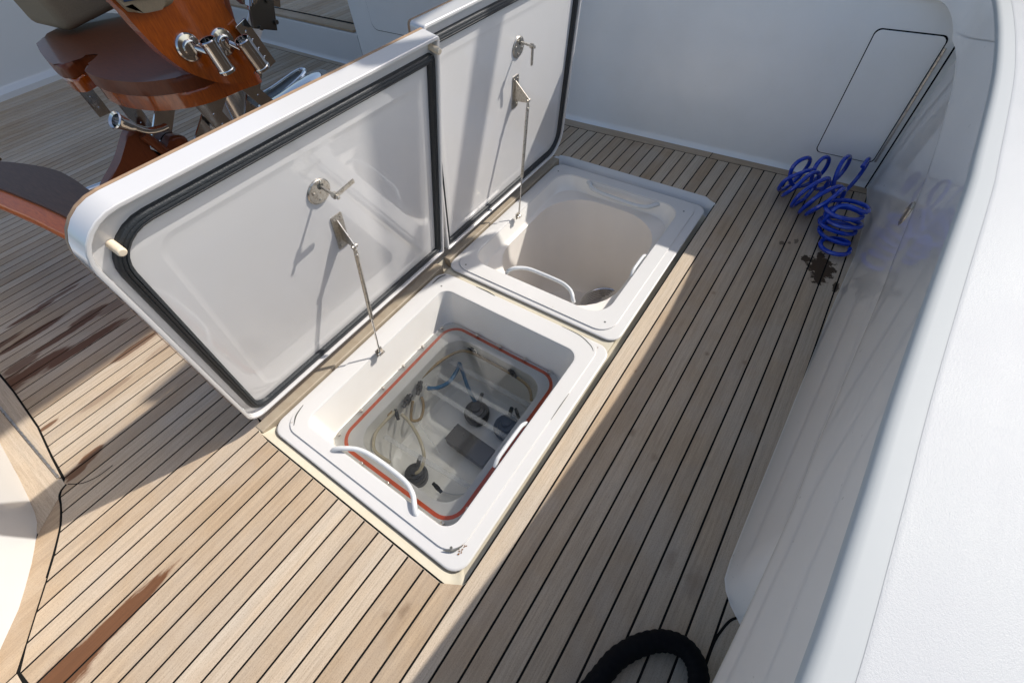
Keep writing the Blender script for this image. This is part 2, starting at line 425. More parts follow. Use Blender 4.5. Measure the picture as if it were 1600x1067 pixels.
# ------------------------------------------------------------------ deck
HOLE = (0.036, 2.020, 0.287, 1.168)          # opening for the two fish boxes
LEFT = [(-2, -0.70), (1.02, -0.70), (1.10, -0.706), (1.15, -0.665), (1.21, -0.618), (1.27, -0.57), (1.33, -0.524), (1.396, -0.482), (1.455, -0.456), (1.495, -0.446),
        (1.514, -0.415), (1.668, -0.401), (1.83, -0.38), (2.08, -0.368), (2.3, -0.366), (6, -0.36)]
SEAM = [(-2, 2.40), (-0.4, 2.40), (0.046, 2.381), (1.236, 2.318), (3.2, 2.325), (6, 2.335)]
WALLX = [(-2, 2.47), (-0.4, 2.45), (0.05, 2.433), (1.32, 2.385), (3.2, 2.366), (6, 2.40)]
bm = bmesh.new()
def quad(bm, x0, x1, y0, y1, z):
    vs = [bm.verts.new(p) for p in ((x0, y0, z), (x1, y0, z), (x1, y1, z), (x0, y1, z))]; bm.faces.new(vs)
ZB = -0.0016
hx0, hx1, hy0, hy1 = HOLE
quad(bm, -3.0, hx0+.004, -1.3, 5.6, ZB); quad(bm, hx1-.004, 2.7, -1.3, 5.6, ZB); quad(bm, hx0+.004, hx1-.004, -1.3, hy0+.004, ZB); quad(bm, hx0+.004, hx1-.004, hy1-.004, 5.6, ZB)
deck = link_mesh("deck", bm, CAULK, smooth=False)
tag(deck, "weathered teak boat deck with black caulked seams", kind='structure')

PITCH = 0.05709; Y0P = 1.3165; GAP = 0.0056
def plank_poly(ya, yb, xa, xb, name="plank"):
    """xa, xb: functions of y"""
    poly = [(xa(ya), ya), (xb(ya), ya), (xb(yb), yb), (xa(yb), yb)]
    cx = sum(p[0] for p in poly)/4; cy = (ya+yb)/2
    o = link_mesh(name, prism_bm([(x-cx, y-cy) for x, y in poly], -0.012, random.uniform(-0.0002, 0.0003), 0.0007, seg=1), TEAK, deck, smooth=False, loc=(cx, cy, 0))
    return o
Lf = lambda y: lerp_tab(LEFT, y)+0.003
Rf = lambda y: lerp_tab(SEAM, y)-0.003
for k in range(-69, 34):
    yc = Y0P - PITCH*(k+0.5); ya, yb = yc-(PITCH-GAP)/2, yc+(PITCH-GAP)/2
    if k >= 28:
        plank_poly(ya, yb, Lf, (lambda y: 0.60) if k > 28 else Rf)
        continue
    if yb > hy0+0.002 and ya < hy1-0.002:
        rl = 0.05
        def cut0(y, x=hx0): 
            d = min(y-hy0, hy1-y)
            return x-0.001+(rl-math.sqrt(max(0, rl*rl-(rl-d)**2)) if 0 <= d < rl else (rl if d < 0 else 0))
        def cut1(y):
            d = min(y-hy0, hy1-y)
            return hx1+0.001-(rl-math.sqrt(max(0, rl*rl-(rl-d)**2)) if 0 <= d < rl else (rl if d < 0 else 0))
        if ya < hy0 or yb > hy1:     # edge plank: narrower along the hatch
            lo = ya < hy0
            y2a, y2b = (ya, hy0-0.001) if lo else (hy1+0.001, yb)
            c = hx0+rl*0.9
            plank_poly(ya, yb, Lf, lambda y: hx0+(0.02 if (y > hy0 and y < hy1) else rl*0.7))
            if y2b-y2a > 0.004: plank_poly(y2a, y2b, lambda y: hx0+rl*0.7+0.0002, lambda y: hx1-rl*0.7-0.0002)
            plank_poly(ya, yb, lambda y: hx1-(0.02 if (y > hy0 and y < hy1) else rl*0.7), Rf)
        else:
            plank_poly(ya, yb, Lf, cut0); plank_poly(ya, yb, cut1, Rf)
    else:
        plank_poly(ya, yb, Lf, Rf)
# margin boards along the bulkhead
ys = [-0.9, 0.45, 1.9, 3.4, 5.4]
for a, c in zip(ys, ys[1:]):
    P = []
    st = 8
    for i in range(st+1):
        y = a+0.002+(c-a-0.004)*i/st; P.append((lerp_tab(SEAM, y)+0.003, y))
    for i in range(st, -1, -1):
        y = a+0.002+(c-a-0.004)*i/st; P.append((lerp_tab(WALLX, y)+0.02, y))
    link_mesh("margin_board", prism_bm(P[::-1], -0.012, 0.0, 0.0007, seg=1), TEAKM, deck, smooth=False)
# margin boards round the moulded base on the left
BASE = [(-0.474, 2.10), (-0.476, 1.95), (-0.480, 1.882), (-0.487, 1.78), (-0.494, 1.678), (-0.502, 1.59), (-0.512, 1.504), (-0.520, 1.465), (-0.533, 1.435), (-0.553, 1.395), (-0.579, 1.349), (-0.612, 1.30), (-0.647, 1.252), (-0.714, 1.188), (-0.80, 1.13)]
seamA = [(-0.366, 2.60), (-0.368, 2.08), (-0.380, 1.83), (-0.401, 1.668), (-0.418, 1.514)]
def off(p, d): return [(x-d, y) for x, y in p]
polyA = [(-0.3695, 2.60), (-0.3715, 2.08), (-0.3835, 1.83), (-0.4045, 1.668), (-0.416, 1.560), (-0.4255, 1.560), (-0.4285, 2.049), (-0.430, 2.60)]
link_mesh("margin_board", prism_bm(polyA[::-1], -0.012, 0.0, 0.0006, seg=1), TEAKM, deck, smooth=False)
polyB = [(-0.4310, 2.60), (-0.4300, 2.049), (-0.4265, 1.5605), (-0.4165, 1.553), (-0.4190, 1.519), (-0.4360, 1.513), (-0.4495, 1.497), (-0.4500, 1.490), (-0.535, 1.425)] + [(x-0.01, y) for x, y in BASE[7::-1]] + [(-0.486, 2.60)]
link_mesh("margin_board", prism_bm(polyB[::-1], -0.012, 0.0005, 0.0006, seg=1), TEAKM, deck, smooth=False)
polyC = [(-0.4515, 1.488), (-0.4600, 1.455), (-0.4860, 1.396), (-0.5275, 1.33), (-0.5735, 1.27), (-0.6215, 1.21), (-0.6685, 1.15), (-0.7110, 1.098), (-0.80, 1.10), (-0.81, 1.13)] + [(x-0.01, y-0.004) for x, y in BASE[:7:-1]][0:6] + [(-0.536, 1.4225)]
link_mesh("margin_board", prism_bm(polyC[::-1], -0.012, 0.0, 0.0006, seg=1), TEAKX, deck, smooth=False)
polyD = [(-0.7095, 1.094), (-0.7095, -0.9), (-0.80, -0.9), (-0.80, 1.096)]
link_mesh("margin_board", prism_bm(polyD, -0.012, 0.0, 0.0006, seg=1), TEAKM, deck, smooth=False)
# thick caulk fillet along the rounded corner
pts = smooth_path([(-0.4165, 1.516, 0.0008), (-0.434, 1.508, 0.0008), (-0.446, 1.494, 0.0008), (-0.4575, 1.455, 0.0008), (-0.483, 1.395, 0.0008), (-0.5245, 1.332, 0.0006), (-0.5705, 1.271, 0.0004)], 5)
bm = tube_bm(pts, 0.0032, 6); bmesh.ops.scale(bm, vec=(1, 1, 0.35), verts=bm.verts)
link_mesh("caulk_seam", bm, CAULK, deck)
pts = smooth_path([(-0.413, 1.512, 0.001), (-0.385, 1.475, 0.001), (-0.345, 1.455, 0.001), (-0.300, 1.452, 0.001)], 6)
bm = tube_bm(pts, 0.0014, 6); bmesh.ops.scale(bm, vec=(1, 1, 0.6), verts=bm.verts)
link_mesh("caulk_seam", bm, CAULK, deck)
pts = smooth_path([(0.250, -0.2835, 0.001), (0.300, -0.2840, 0.001), (0.335, -0.290, 0.001), (0.372, -0.303, 0.001), (0.395, -0.325, 0.001)], 6)
bm = tube_bm(pts, 0.0030, 6); bmesh.ops.scale(bm, vec=(1, 1, 0.5), verts=bm.verts)
link_mesh("caulk_seam", bm, CAULK, deck)
# steel hinge strip let into the margin boards
bm = box_bm((0, 0, 0.001), (0.0055, 0.49, 0.004), 0.001)
for i in range(16):
    box_bm((0.0001, -0.235+0.031*i, 0.0022), (0.0075, 0.013, 0.0035), 0.001, bm=bm, seg=1)
hs = link_mesh("hinge_strip", bm, STEEL, loc=(-0.4225, 1.806, 0.0)); hs.rotation_euler = (0, 0, rad(0.5))
tag(hs, "narrow steel piano hinge let into the teak beside the white moulded base", "hinge")

# gutter round the boxes
def G(d, z, x1=0.0, r=0.05): return rr(hx0+d, hx1-d-x1, hy0+d*0.5, hy1-d*0.5, z, r)
rings = [rr(hx0-.0015, hx1+.002, hy0-.0015, hy1+.002, -0.0006, .052), rr(hx0-.001, hx1-.004, hy0-.001, hy1-.001, -0.0010, .051), rr(hx0-.001, hx1-.012, hy0-.001, hy1-.003, -0.0035, .050),
         rr(hx0-.001, hx1-.022, hy0-.001, hy1-.004, -0.009, .050), rr(hx0-.001, hx1-.034, hy0-.001, hy1-.006, -0.020, .049), rr(hx0-.001, hx1-.044, hy0-.001, hy1-.008, -0.036, .048), rr(hx0+.002, hx1-.050, hy0+.002, hy1-.010, -0.052, .044),
         rr(hx0+.012, hx1-.058, hy0+.010, hy1-.018, -0.058, .03), rr(hx0+.09, hx1-.13, hy0+.08, hy1-.10, -0.058, .02)]
link_mesh("gutter_divider", box_bm((.985, .72, -.034), (.10, .79, .03), .003), CREAM, deck)
rings = [[(x, y, z*lerp_tab([(.03, .15), (.068, .17), (.100, 1)], x)) for x, y, z in ring] for ring in rings]
gt = link_mesh("gutter", loft_bm(rings), [CREAM, WHITE], deck, angle=50)
for pl in gt.data.polygons:
    if pl.center.x > 1.93: pl.material_index = 1

# ------------------------------------------------------------------ fish boxes
def rings_rim(x0, x1, y0, y1, px0, px1, py0, py1, ox0, ox1, oy0, oy1, ro, rp=.06, rim=.05):
    return [rr(x0+.035, x1-.035, y0+.035, y1-.035, -0.056, rim-.02), rr(x0+.030, x1-.030, y0+.030, y1-.030, -0.016, rim-.02), rr(x0+.001, x1-.001, y0+.001, y1-.001, -0.014, rim), rr(x0, x1, y0, y1, -0.011, rim), rr(x0+.0015, x1-.0015, y0+.0015, y1-.0015, -0.008, rim), rr(x0+.006, x1-.006, y0+.006, y1-.006, -0.006, rim-.004),
            rr(px0, px1, py0, py1, -0.0058, rp), rr(px0+.0004, px1-.0004, py0+.0004, py1-.0004, -0.001, rp), rr(px0+.002, px1-.002, py0+.002, py1-.002, 0.0, rp-.002),
            rr(ox0-.008, ox1+.008, oy0-.008, oy1+.008, 0.0, ro+.008), rr(ox0-.002, ox1+.002, oy0-.002, oy1+.002, -0.0015, ro+.002), rr(ox0, ox1, oy0, oy1, -0.007, ro)]

near = empty("fish_box", (0.52, 0.71, 0), "nearer white fish box holding pumps under a clear window with orange gasket, lid open", "fish box", "fish boxes sunk in the teak deck")
far = empty("fish_box", (1.49, 0.71, 0), "farther white fish box with an empty deep rounded bin beside the bulkhead, lid open", "fish box", "fish boxes sunk in the teak deck")
def shift(ob, root):
    ob.location = ob.location - root.location
    return ob
def part(name, bm, mat, root, **kw):
    return shift(link_mesh(name, bm, mat, root, **kw), root)

R = rings_rim(.069, .968, .3115, 1.125, .102, .960, .350, 1.098, .148, .884, .405, 1.040, .045)
R += [rr(.153, .868, .412, 1.034, -0.08, .045), rr(.158, .852, .417, 1.028, -0.150, .045), rr(.161, .848, .420, 1.024, -0.155, .042),
      rr(.205, .806, .480, .956, -0.155, .075), rr(.216, .797, .490, .946, -0.158, .08)]
part("rim", loft_bm(R[:12]), PLATE, near, angle=40)
part("liner", loft_bm(R[11:]), LINER, near, angle=40)
R = [rr(.2155, .7975, .4895, .9465, -0.1575, .08), rr(.219, .794, .493, .943, -0.18, .08), rr(.232, .786, .503, .934, -0.30, .09), rr(.244, .780, .510, .927, -0.405, .10), rr(.268, .757, .534, .905, -0.425, .08)]
part("tank", loft_bm(R, close1=True), TANK, near, angle=40)
# orange gasket ring and clear window over it
def ring_strip(x0, x1, y0, y1, z, r, w, h, rootz=None):
    return loft_bm([rr(x0, x1, y0, y1, z, r), rr(x0+.0008, x1-.0008, y0+.0008, y1-.0008, z+h*.8, r), rr(x0+w*.3, x1-w*.3, y0+w*.3, y1-w*.3, z+h, r-w*.3),
                    rr(x0+w*.7, x1-w*.7, y0+w*.7, y1-w*.7, z+h, r-w*.7), rr(x0+w-.0008, x1-w+.0008, y0+w-.0008, y1-w+.0008, z+h*.8, r-w), rr(x0+w, x1-w, y0+w, y1-w, z, r-w)])
part("orange_gasket", ring_strip(.174, .842, .452, .998, -0.1555, .075, .0135, .003), ORANGE, near)
bm = prism_bm([(p[0], p[1]) for p in rr(.164, .846, .440, 1.016, 0, .05)], -0.1515, -0.1455, 0)
part("clear_window", bm, ACRYL, near, smooth=False)
for (x, y) in [(.668, 1.009), (.552, 1.009), (.432, 1.006), (.314, 1.005), (.200, 1.002), (.168, .85), (.168, .725), (.170, .600), (.171, .485), (.838, .852), (.839, .734), (.840, .613), (.838, .500), (.79, 1.004), (.25, .444)]:
    bm = lathe_bm((x, y, -0.1455), (0, 0, 1), [(.0050, 0), (.0052, .003), (.0065, .0035), (.0065, .009), (.004, .0105)], 12)
    part("screw", bm, STEEL, near)
# grab handles
def handle(root, pts, r=.0085, n=12):
    part("grab_handle", tube_bm(smooth_path(pts, 6), r, n), WHITEP, root)
handle(near, [(.132, .885, -.012), (.136, .875, .002), (.150, .855, .010), (.178, .805, .008), (.188, .74, .004), (.186, .62, .004), (.170, .565, .010), (.147, .535, .010), (.134, .522, .002), (.130, .512, -.012)], .0080)
handle(near, [(.56, .418, -.030), (.545, .421, -.018), (.52, .422, -.012), (.42, .422, -.012), (.395, .421, -.018), (.38, .418, -.03)], .007)
handle(far, [(1.102, .875, -.012), (1.106, .860, .010), (1.122, .840, .018), (1.15, .80, .012), (1.158, .74, .008), (1.156, .64, .008), (1.138, .59, .012), (1.118, .565, .012), (1.106, .555, .004), (1.104, .548, -.012)], .0080)
handle(far, [(1.885, .905, -.020), (1.868, .885, -.016), (1.845, .86, -.020), (1.832, .80, -.022), (1.826, .72, -.022), (1.822, .62, -.022), (1.835, .56, -.020), (1.86, .535, -.016), (1.885, .52, -.020)], .0105)
handle(far, [(1.52, .423, -.030), (1.505, .426, -.018), (1.48, .427, -.012), (1.41, .427, -.012), (1.385, .426, -.018), (1.37, .423, -.03)], .007)

R = rings_rim(.998, 1.952, .3115, 1.125, 1.018, 1.942, .350, 1.100, 1.088, 1.880, .412, 1.058, .085, .07)
R += [rr(1.096, 1.872, .420, 1.050, -0.035, .085), rr(1.103, 1.864, .427, 1.043, -0.062, .088), rr(1.110, 1.856, .433, 1.036, -0.070, .10),
      rr(1.118, 1.835, .440, 1.028, -0.073, .21), rr(1.122, 1.828, .444, 1.022, -0.078, .215), rr(1.13, 1.80, .452, 1.012, -0.22, .215), rr(1.145, 1.745, .468, .990, -0.46, .21), rr(1.155, 1.715, .478, .978, -0.56, .20), rr(1.175, 1.69, .50, .955, -0.595, .18), rr(1.21, 1.655, .535, .92, -0.60, .15)]
part("rim", loft_bm(R[:12]), PLATE, far, angle=40)
part("liner", loft_bm(R[11:15]), LINER, far, angle=40)
part("bin", loft_bm(R[14:], close1=True), BIN, far, angle=40)
# steel strainer coil on the floor of the bin
bm = bmesh.new()
for i in range(6):
    q = [(1.585+.135*math.cos(a)*1.0, .602+.125*math.sin(a), -.588+i*.0150) for a in [2*PI*k/40 for k in range(40)]]
    tube_bm(q, .0058, 8, bm=bm, closed=True)
co = link_mesh("strainer_coil", bm, CHROME, loc=(0, 0, 0)); tag(co, "coiled stainless strainer standing on the floor of the empty bin", "strainer")
# screw holes, cracks and rust marks on the white flanges
for root, lst in ((near, [(.888, 1.057), (.118, .375)]), (far, [(1.065, .392), (1.045, 1.050), (1.86, .392), (1.87, 1.075)])):
    for (x, y) in lst:
        part("screw_hole", cyl_bm((x, y, -.001), (0, 0, 1), .0040, .0016, 12), DARKG, root)
def crack(root, pts, r, mat=DARKG):
    bm = tube_bm(smooth_path(pts, 5), [r*(.35+.65*math.sin(PI*min(1, max(0, i/(len(pts)*5-5))))) for i in range((len(pts)-1)*5+1)], 6)
    bmesh.ops.scale(bm, vec=(1, 1, .5), space=Matrix.Translation((0, 0, -.0056+.0)), verts=bm.verts)
    part("sealant_crack", bm, mat, root)
crack(near, [(.961, .52, -.0054), (.958, .44, -.0054), (.938, .385, -.0054), (.92, .364, -.0054)], .0022)
crack(near, [(.961, .93, -.0054), (.962, .87, -.0054), (.958, .83, -.0054)], .0030)
crack(near, [(.12, 1.06, -.0054), (.15, 1.085, -.0054), (.19, 1.097, -.0054)], .0028)
crack(near, [(.88, 1.10, -.0054), (.925, 1.098, -.0054), (.952, 1.084, -.0054)], .0030)
crack(near, [(.60, .349, -.0054), (.66, .3495, -.0054), (.72, .349, -.0054)], .0018)
crack(near, [(.100, .39, -.0052), (.115, .365, -.0052), (.14, .352, -.0052)], .0030)
def blot(root, x, y, s, n=7, z=.0004):
    bm = bmesh.new()
    for i in range(n):
        a = random.uniform(0, 2*PI); d = s*random.random()**.7
        r = s*random.uniform(.10, .28)
        cx, cy = x+d*math.cos(a), y+d*math.sin(a)*.6
        vs = [bm.verts.new((cx+r*random.uniform(.6, 1.2)*math.cos(2*PI*k/9), cy+r*random.uniform(.6, 1.2)*math.sin(2*PI*k/9), z+i*.00015)) for k in range(9)]
        bm.faces.new(vs)
    part("rust_mark", bm, RUST, root, smooth=False)
blot(near, .128, .352, .012, 9, -.0052); blot(near, .142, .348, .010, 6, -.0052); blot(near, .932, .372, .008, 6, -.0054); blot(near, .945, .36, .006, 4, -.0054)
blot(near, .122, 1.075, .005, 4); blot(far, 1.03, .60, .004, 2)

# ------------------------------------------------------------------ lids
def lid_frame(root, name, y0, a):
    e = bpy.data.objects.new(name, None)
    return Matrix(((1, 0, 0, 0), (0, -math.sin(a), -math.cos(a), y0), (0, math.cos(a), -math.sin(a), 0), (0, 0, 0, 1)))
def build_lid(root, x0, x1, v0, v1, rads, y0, a, gasket, grads, gw, mould):
    M = lid_frame(root, "lid", y0, a)
    inset = lambda d, n: rr(x0+d, x1-d, v0+d, v1-d, n, [max(.004, q-d) for q in rads])
    rings = [inset(0.0, -.052), inset(0.0, -.002), inset(.0015, -.0004), inset(.0035, 0.0), inset(.0075, 0.0), inset(.009, -.0006), inset(.0105, -.003), inset(.0115, -.019), inset(.0135, -.022)]
    bm = loft_bm(rings, close0=True)
    # inner face with a shallow moulded recess
    mx0, mx1, mv0, mv1, mr = mould
    extra = [inset(.0136, -.0221), rr(mx0, mx1, mv0, mv1, -.0222, mr), rr(mx0+.004, mx1-.004, mv0+.004, mv1-.004, -.0225, mr-.003), rr(mx0+.012, mx1-.012, mv0+.012, mv1-.012, -.0233, mr-.010), rr(mx0+.018, mx1-.018, mv0+.018, mv1-.018, -.0235, mr-.014), rr(mx0+.03, mx1-.03, mv0+.03, mv1-.03, -.0235, max(.01, mr-.022))]
    loft_bm(extra, close1=True, bm=bm)
    bmesh.ops.remove_doubles(bm, verts=bm.verts, dist=.00015)
    lid = link_mesh("lid", bm, LIDW, root, angle=27)
    lid.matrix_basis = Matrix.Translation(-root.location) @ M
    # teak skin on the outer side
    o = lambda d, n: rr(x0-d, x1+d, v0-d, v1+d, n, [q+d for q in rads])
    link_mesh("teak_skin", loft_bm([o(.0005, -.0525), o(.0005, -.060), o(-.001, -.062)], True, True), TEAKE, lid, angle=40)
    gx0, gx1, gv0, gv1 = gasket
    def gi(d, n, sh=0): return rr(gx0+d, gx1-d, gv0+d, gv1-d, n, [max(.003, q-d) for q in grads])
    prof = [(0, -.0225), (.0006, -.013), (.003, -.0095), (gw*.30, -.0085), (gw*.36, -.0105), (gw*.42, -.0085), (gw*.58, -.0078), (gw*.64, -.0100), (gw*.70, -.0080), (gw-.003, -.0100), (gw-.0006, -.014), (gw, -.0225)]
    link_mesh("gasket", loft_bm([gi(d, n) for d, n in prof]), GASK, lid, angle=60)
    return lid
lid_n = build_lid(near, .046, 1.020, .050, .900, [.050, .012, .012, .100], 1.150, rad(12), (.074, 1.012, .062, .856), [.060, .018, .022, .105], .026, (.150, .955, .115, .785, .05))
lid_f = build_lid(far, 1.036, 1.990, .050, .893, [.012, .110, .100, .012], 1.135, rad(6.5), (1.041, 1.982, .060, .852), [.018, .105, .100, .020], .027, (1.09, 1.93, .115, .785, .05))
FN = -.0222
def latch(lid, cx, cv, ang, up=.07):
    n0 = -.0240
    bm = lathe_bm((cx, cv, n0), (0, 0, 1), [(.036, 0), (.0365, .003), (.034, .0055), (.031, .0060)], 36)
    pl = link_mesh("latch", bm, STEEL, lid, angle=30)
    bm = bmesh.new()
    hx, hv = cx+.006, cv+.016
    for dx, dv in ((-.019, .004), (.010, .026), (-.004, -.022), (.020, -.006)):
        lathe_bm((cx+dx, cv+dv, n0+.0058), (0, 0, 1), [(.0048, 0), (.0044, .0016), (.003, .0026)], 12, bm)
    cyl_bm((hx, hv, n0), (0, 0, 1), .0042, up, 12, bm)
    lathe_bm((hx, hv, n0+up-.018), (0, 0, 1), [(.0095, 0), (.0095, .010), (.0055, .011), (.0055, .020), (.004, .021)], 6, bm)
    c, s = math.cos(ang), math.sin(ang)
    rot = Matrix.Rotation(ang, 3, 'Z')
    box_bm((hx+c*.031, hv+s*.031, n0+up-.009), (.070, .0135, .0045), .0018, rot, bm)
    link_mesh("latch_lever", bm, STEEL, lid, angle=30)
    link_mesh("latch_hole", cyl_bm((hx, hv, n0+.0061), (0, 0, 1), .0095, .0004, 20), DARKG, lid)
latch(lid_n, .543, .664, rad(8))
latch(lid_f, 1.556, .672, rad(-88))
def bracket(lid, cx, cv, tipx, tipv, w=.040, h=.125):
    n0 = -.0240
    bm = prism_bm([(p[0], p[1]) for p in rr(cx-w/2, cx+w/2, cv-h/2, cv+h/2, 0, .004)], n0, n0+.004, .001)
    for dx in (-.012, .012):
        for dv in (-.05, .05):
            lathe_bm((cx+dx, cv+dv, n0+.004), (0, 0, 1), [(.0042, 0), (.0036, .0018), (.002, .0024)], 10, bm)
    # triangular web standing off the plate
    tn = .038
    tri = [(cx, cv+.045, n0+.003), (cx, cv-.035, n0+.003), (tipx, tipv-.008, tn), (tipx, tipv+.008, tn)]
    vs = [bm.verts.new((x-.0018, v, n)) for x, v, n in tri]; vt = [bm.verts.new((x+.0018, v, n)) for x, v, n in tri]
    bm.faces.new(vs); bm.faces.new(vt[::-1])
    for i in range(4): bm.faces.new((vs[i], vt[i], vt[(i+1) % 4], vs[(i+1) % 4]))
    cyl_bm((tipx-.009, tipv, tn-.004), (1, 0, 0), .006, .018, 12, bm)
    link_mesh("bracket", bm, STEEL, lid, angle=30)
    return Vector((tipx, tipv, tn-.004))
def peg(lid, x, v):
    link_mesh("peg", cyl_bm((x, v, -.0222), (0, 0, 1), .0088, .036, 16, bev=.003), PEG, lid)
peg(lid_n, .100, .824); peg(lid_n, 1.003, .868)
tipN = bracket(lid_n, .571, .500, .566, .478)
tipF = bracket(lid_f, 1.547, .512, 1.560, .490)
def strut(root, lid, tip, foot):
    M = Matrix.Translation(root.location) @ lid.matrix_basis
    A = M @ tip; B = Vector(foot)
    d = (B-A); L_ = d.length; d.normalize()
    bm = bmesh.new()
    cyl_bm(A, d, .0040, .020, 10, bm); lathe_bm(A+d*.012, d, [(.0062, 0), (.0062, .012)], 6, bm)
    tube_bm([A+d*.024, A+d*.026, A+d*(L_*.62), A+d*(L_*.62+.003)], [.005, .0066, .0066, .0045], 14, bm=bm)
    bmesh.ops.create_uvsphere(bm, u_segments=12, v_segments=8, radius=.0075, matrix=Matrix.Translation(A))
    st = part("gas_strut", bm, STEEL, root)
    bm = cyl_bm(A+d*(L_*.62), d, .0034, L_*.38-.004, 10)
    bmesh.ops.create_uvsphere(bm, u_segments=12, v_segments=8, radius=.0065, matrix=Matrix.Translation(B))
    rod = shift(link_mesh("rod", bm, CHROME, st), root); rod.location = (0, 0, 0)
    bm = box_bm(B+Vector((.004, .008, .002)), (.030, .004, .030), .001)
    box_bm(B+Vector((.006, .004, -.004)), (.026, .022, .004), .001, bm=bm)
    cyl_bm(B+Vector((-.009, 0, 0)), (1, 0, 0), .005, .018, 12, bm)
    for dx in (-.006, .014):
        for dz in (-.006, .010): lathe_bm(B+Vector((dx, .006, dz)), (0, -1, 0), [(.0034, 0), (.003, .0016), (.0018, .0022)], 8, bm)
    part("strut_foot", bm, STEEL, root)
strut(near, lid_n, tipN, (.490, 1.018, .012))
strut(far, lid_f, tipF, (1.429, 1.030, .012))
# hinge rails at the foot of the lids
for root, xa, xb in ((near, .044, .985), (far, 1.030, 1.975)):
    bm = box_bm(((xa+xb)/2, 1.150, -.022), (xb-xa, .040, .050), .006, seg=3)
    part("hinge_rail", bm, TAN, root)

# ------------------------------------------------------------------ things in the tank
tg = "clear and amber tubes in the pump tank"
tube_o = tube("tube", smooth_path([(.369, .938, -.2), (.458, .965, -.2), (.549, .950, -.2), (.673, .935, -.2), (.752, .905, -.2), (.782, .860, -.2), (.786, .751, -.2), (.784, .628, -.2), (.768, .551, -.2), (.728, .512, -.21)], 6), .0062, AMBER)
tag(tube_o, "long amber tube looped round the upper wall of the pump tank", "tube", tg)
t2 = tube("tube", smooth_path([(.411, .920, -.23), (.407, .877, -.25), (.376, .799, -.25), (.335, .743, -.27), (.295, .735, -.30), (.28, .765, -.35)], 6), .0066, PALET)
tag(t2, "pale cream tube arching over the left end of the pump tank", "tube", tg)
t3 = tube("tube", smooth_path([(.480, .92, -.23), (.455, .915, -.26), (.430, .900, -.29), (.457, .880, -.30), (.500, .895, -.28), (.520, .915, -.25)], 6), .0062, AMBER)
tag(t3, "short amber tube loop hanging below the black valves", "tube", tg)
t4 = tube("tube", smooth_path([(.236, .80, -.2), (.238, .88, -.2), (.284, .925, -.2), (.339, .932, -.2), (.402, .930, -.2)], 6), .0060, PALET)
tag(t4, "pale tube hugging the near left corner of the pump tank", "tube", tg)
t5 = tube("tube", smooth_path([(.560, .915, -.235), (.590, .888, -.25), (.638, .866, -.25), (.700, .873, -.25), (.738, .889, -.25)], 6), .0085, BLUET)
tag(t5, "blue tube rising from the black valve to the top of the bend", "tube", tg)
t6 = tube("tube", smooth_path([(.738, .889, -.25), (.715, .855, -.27), (.680, .805, -.30), (.660, .76, -.35)], 6), .0080, BLUET)
tag(t6, "blue tube falling from the bend towards the round pump", "tube", tg)
def fitting(x, y, z, label, rot=0, s=1.0):
    bm = box_bm((0, 0, 0), (.030*s, .020*s, .022*s), .004)
    cyl_bm((-.030*s, 0, 0), (1, 0, 0), .0085*s, .060*s, 12, bm)
    cyl_bm((0, 0, -.004), (0, 0, 1), .0075*s, .026*s, 10, bm)
    box_bm((0, 0, .024*s), (.032*s, .007*s, .005*s), .0015, bm=bm)
    o = link_mesh("valve", bm, BLACKP, loc=(x, y, z)); o.rotation_euler = (0, 0, rot)
    tag(o, label, "valve", "black plastic valves in the pump tank")
fitting(.533, .925, -.205, "black valve feeding the blue tube", .5)
fitting(.462, .925, -.205, "black valve between the blue tube and the cream tube", .2)
fitting(.795, .852, -.195, "small black valve on the amber tube at the top corner", 1.5, .8)
fitting(.786, .640, -.195, "small black valve on the amber tube near the right corner", 1.3, .8)
fitting(.397, .925, -.215, "black valve at the start of the cream tube", 1.0, .8)
fitting(.262, .602, -.215, "black valve under the white grab handle", 1.4, .75)
fitting(.655, .530, -.215, "black valve beside the end of the steel box", .9, .7)
def pump(x, y, z, mat, label, r=.052):
    e = empty("pump", (x, y, z), label, "pump", "round pumps on the tank floor")
    link_mesh("body", lathe_bm((0, 0, 0), (0, 0, 1), [(r*.95, 0), (r, .01), (r, .050), (r*.93, .058), (r*.72, .060), (r*.70, .072), (r*.45, .076), (r*.42, .09), (r*.22, .094)], 28), mat, e)
    link_mesh("collar", lathe_bm((0, 0, .028), (0, 0, 1), [(r*1.0, 0), (r*1.06, .002), (r*1.06, .010), (r*1.0, .012)], 28, caps=(False, False)), BLACKP, e)
    link_mesh("outlet", tube_bm(smooth_path([(r*.5, 0, .06), (r*.9, .01, .075), (r*1.4, .02, .07)], 4), .009, 10), BLACKP, e)
pump(.638, .740, -.425, BLACKP, "black round pump beneath the clear bars")
pump(.650, .592, -.425, PUMPB, "navy round pump in the corner next to the tank wall")
pump(.285, .775, -.425, BLACKP, "dark pump half seen below the white grab handle", .044)
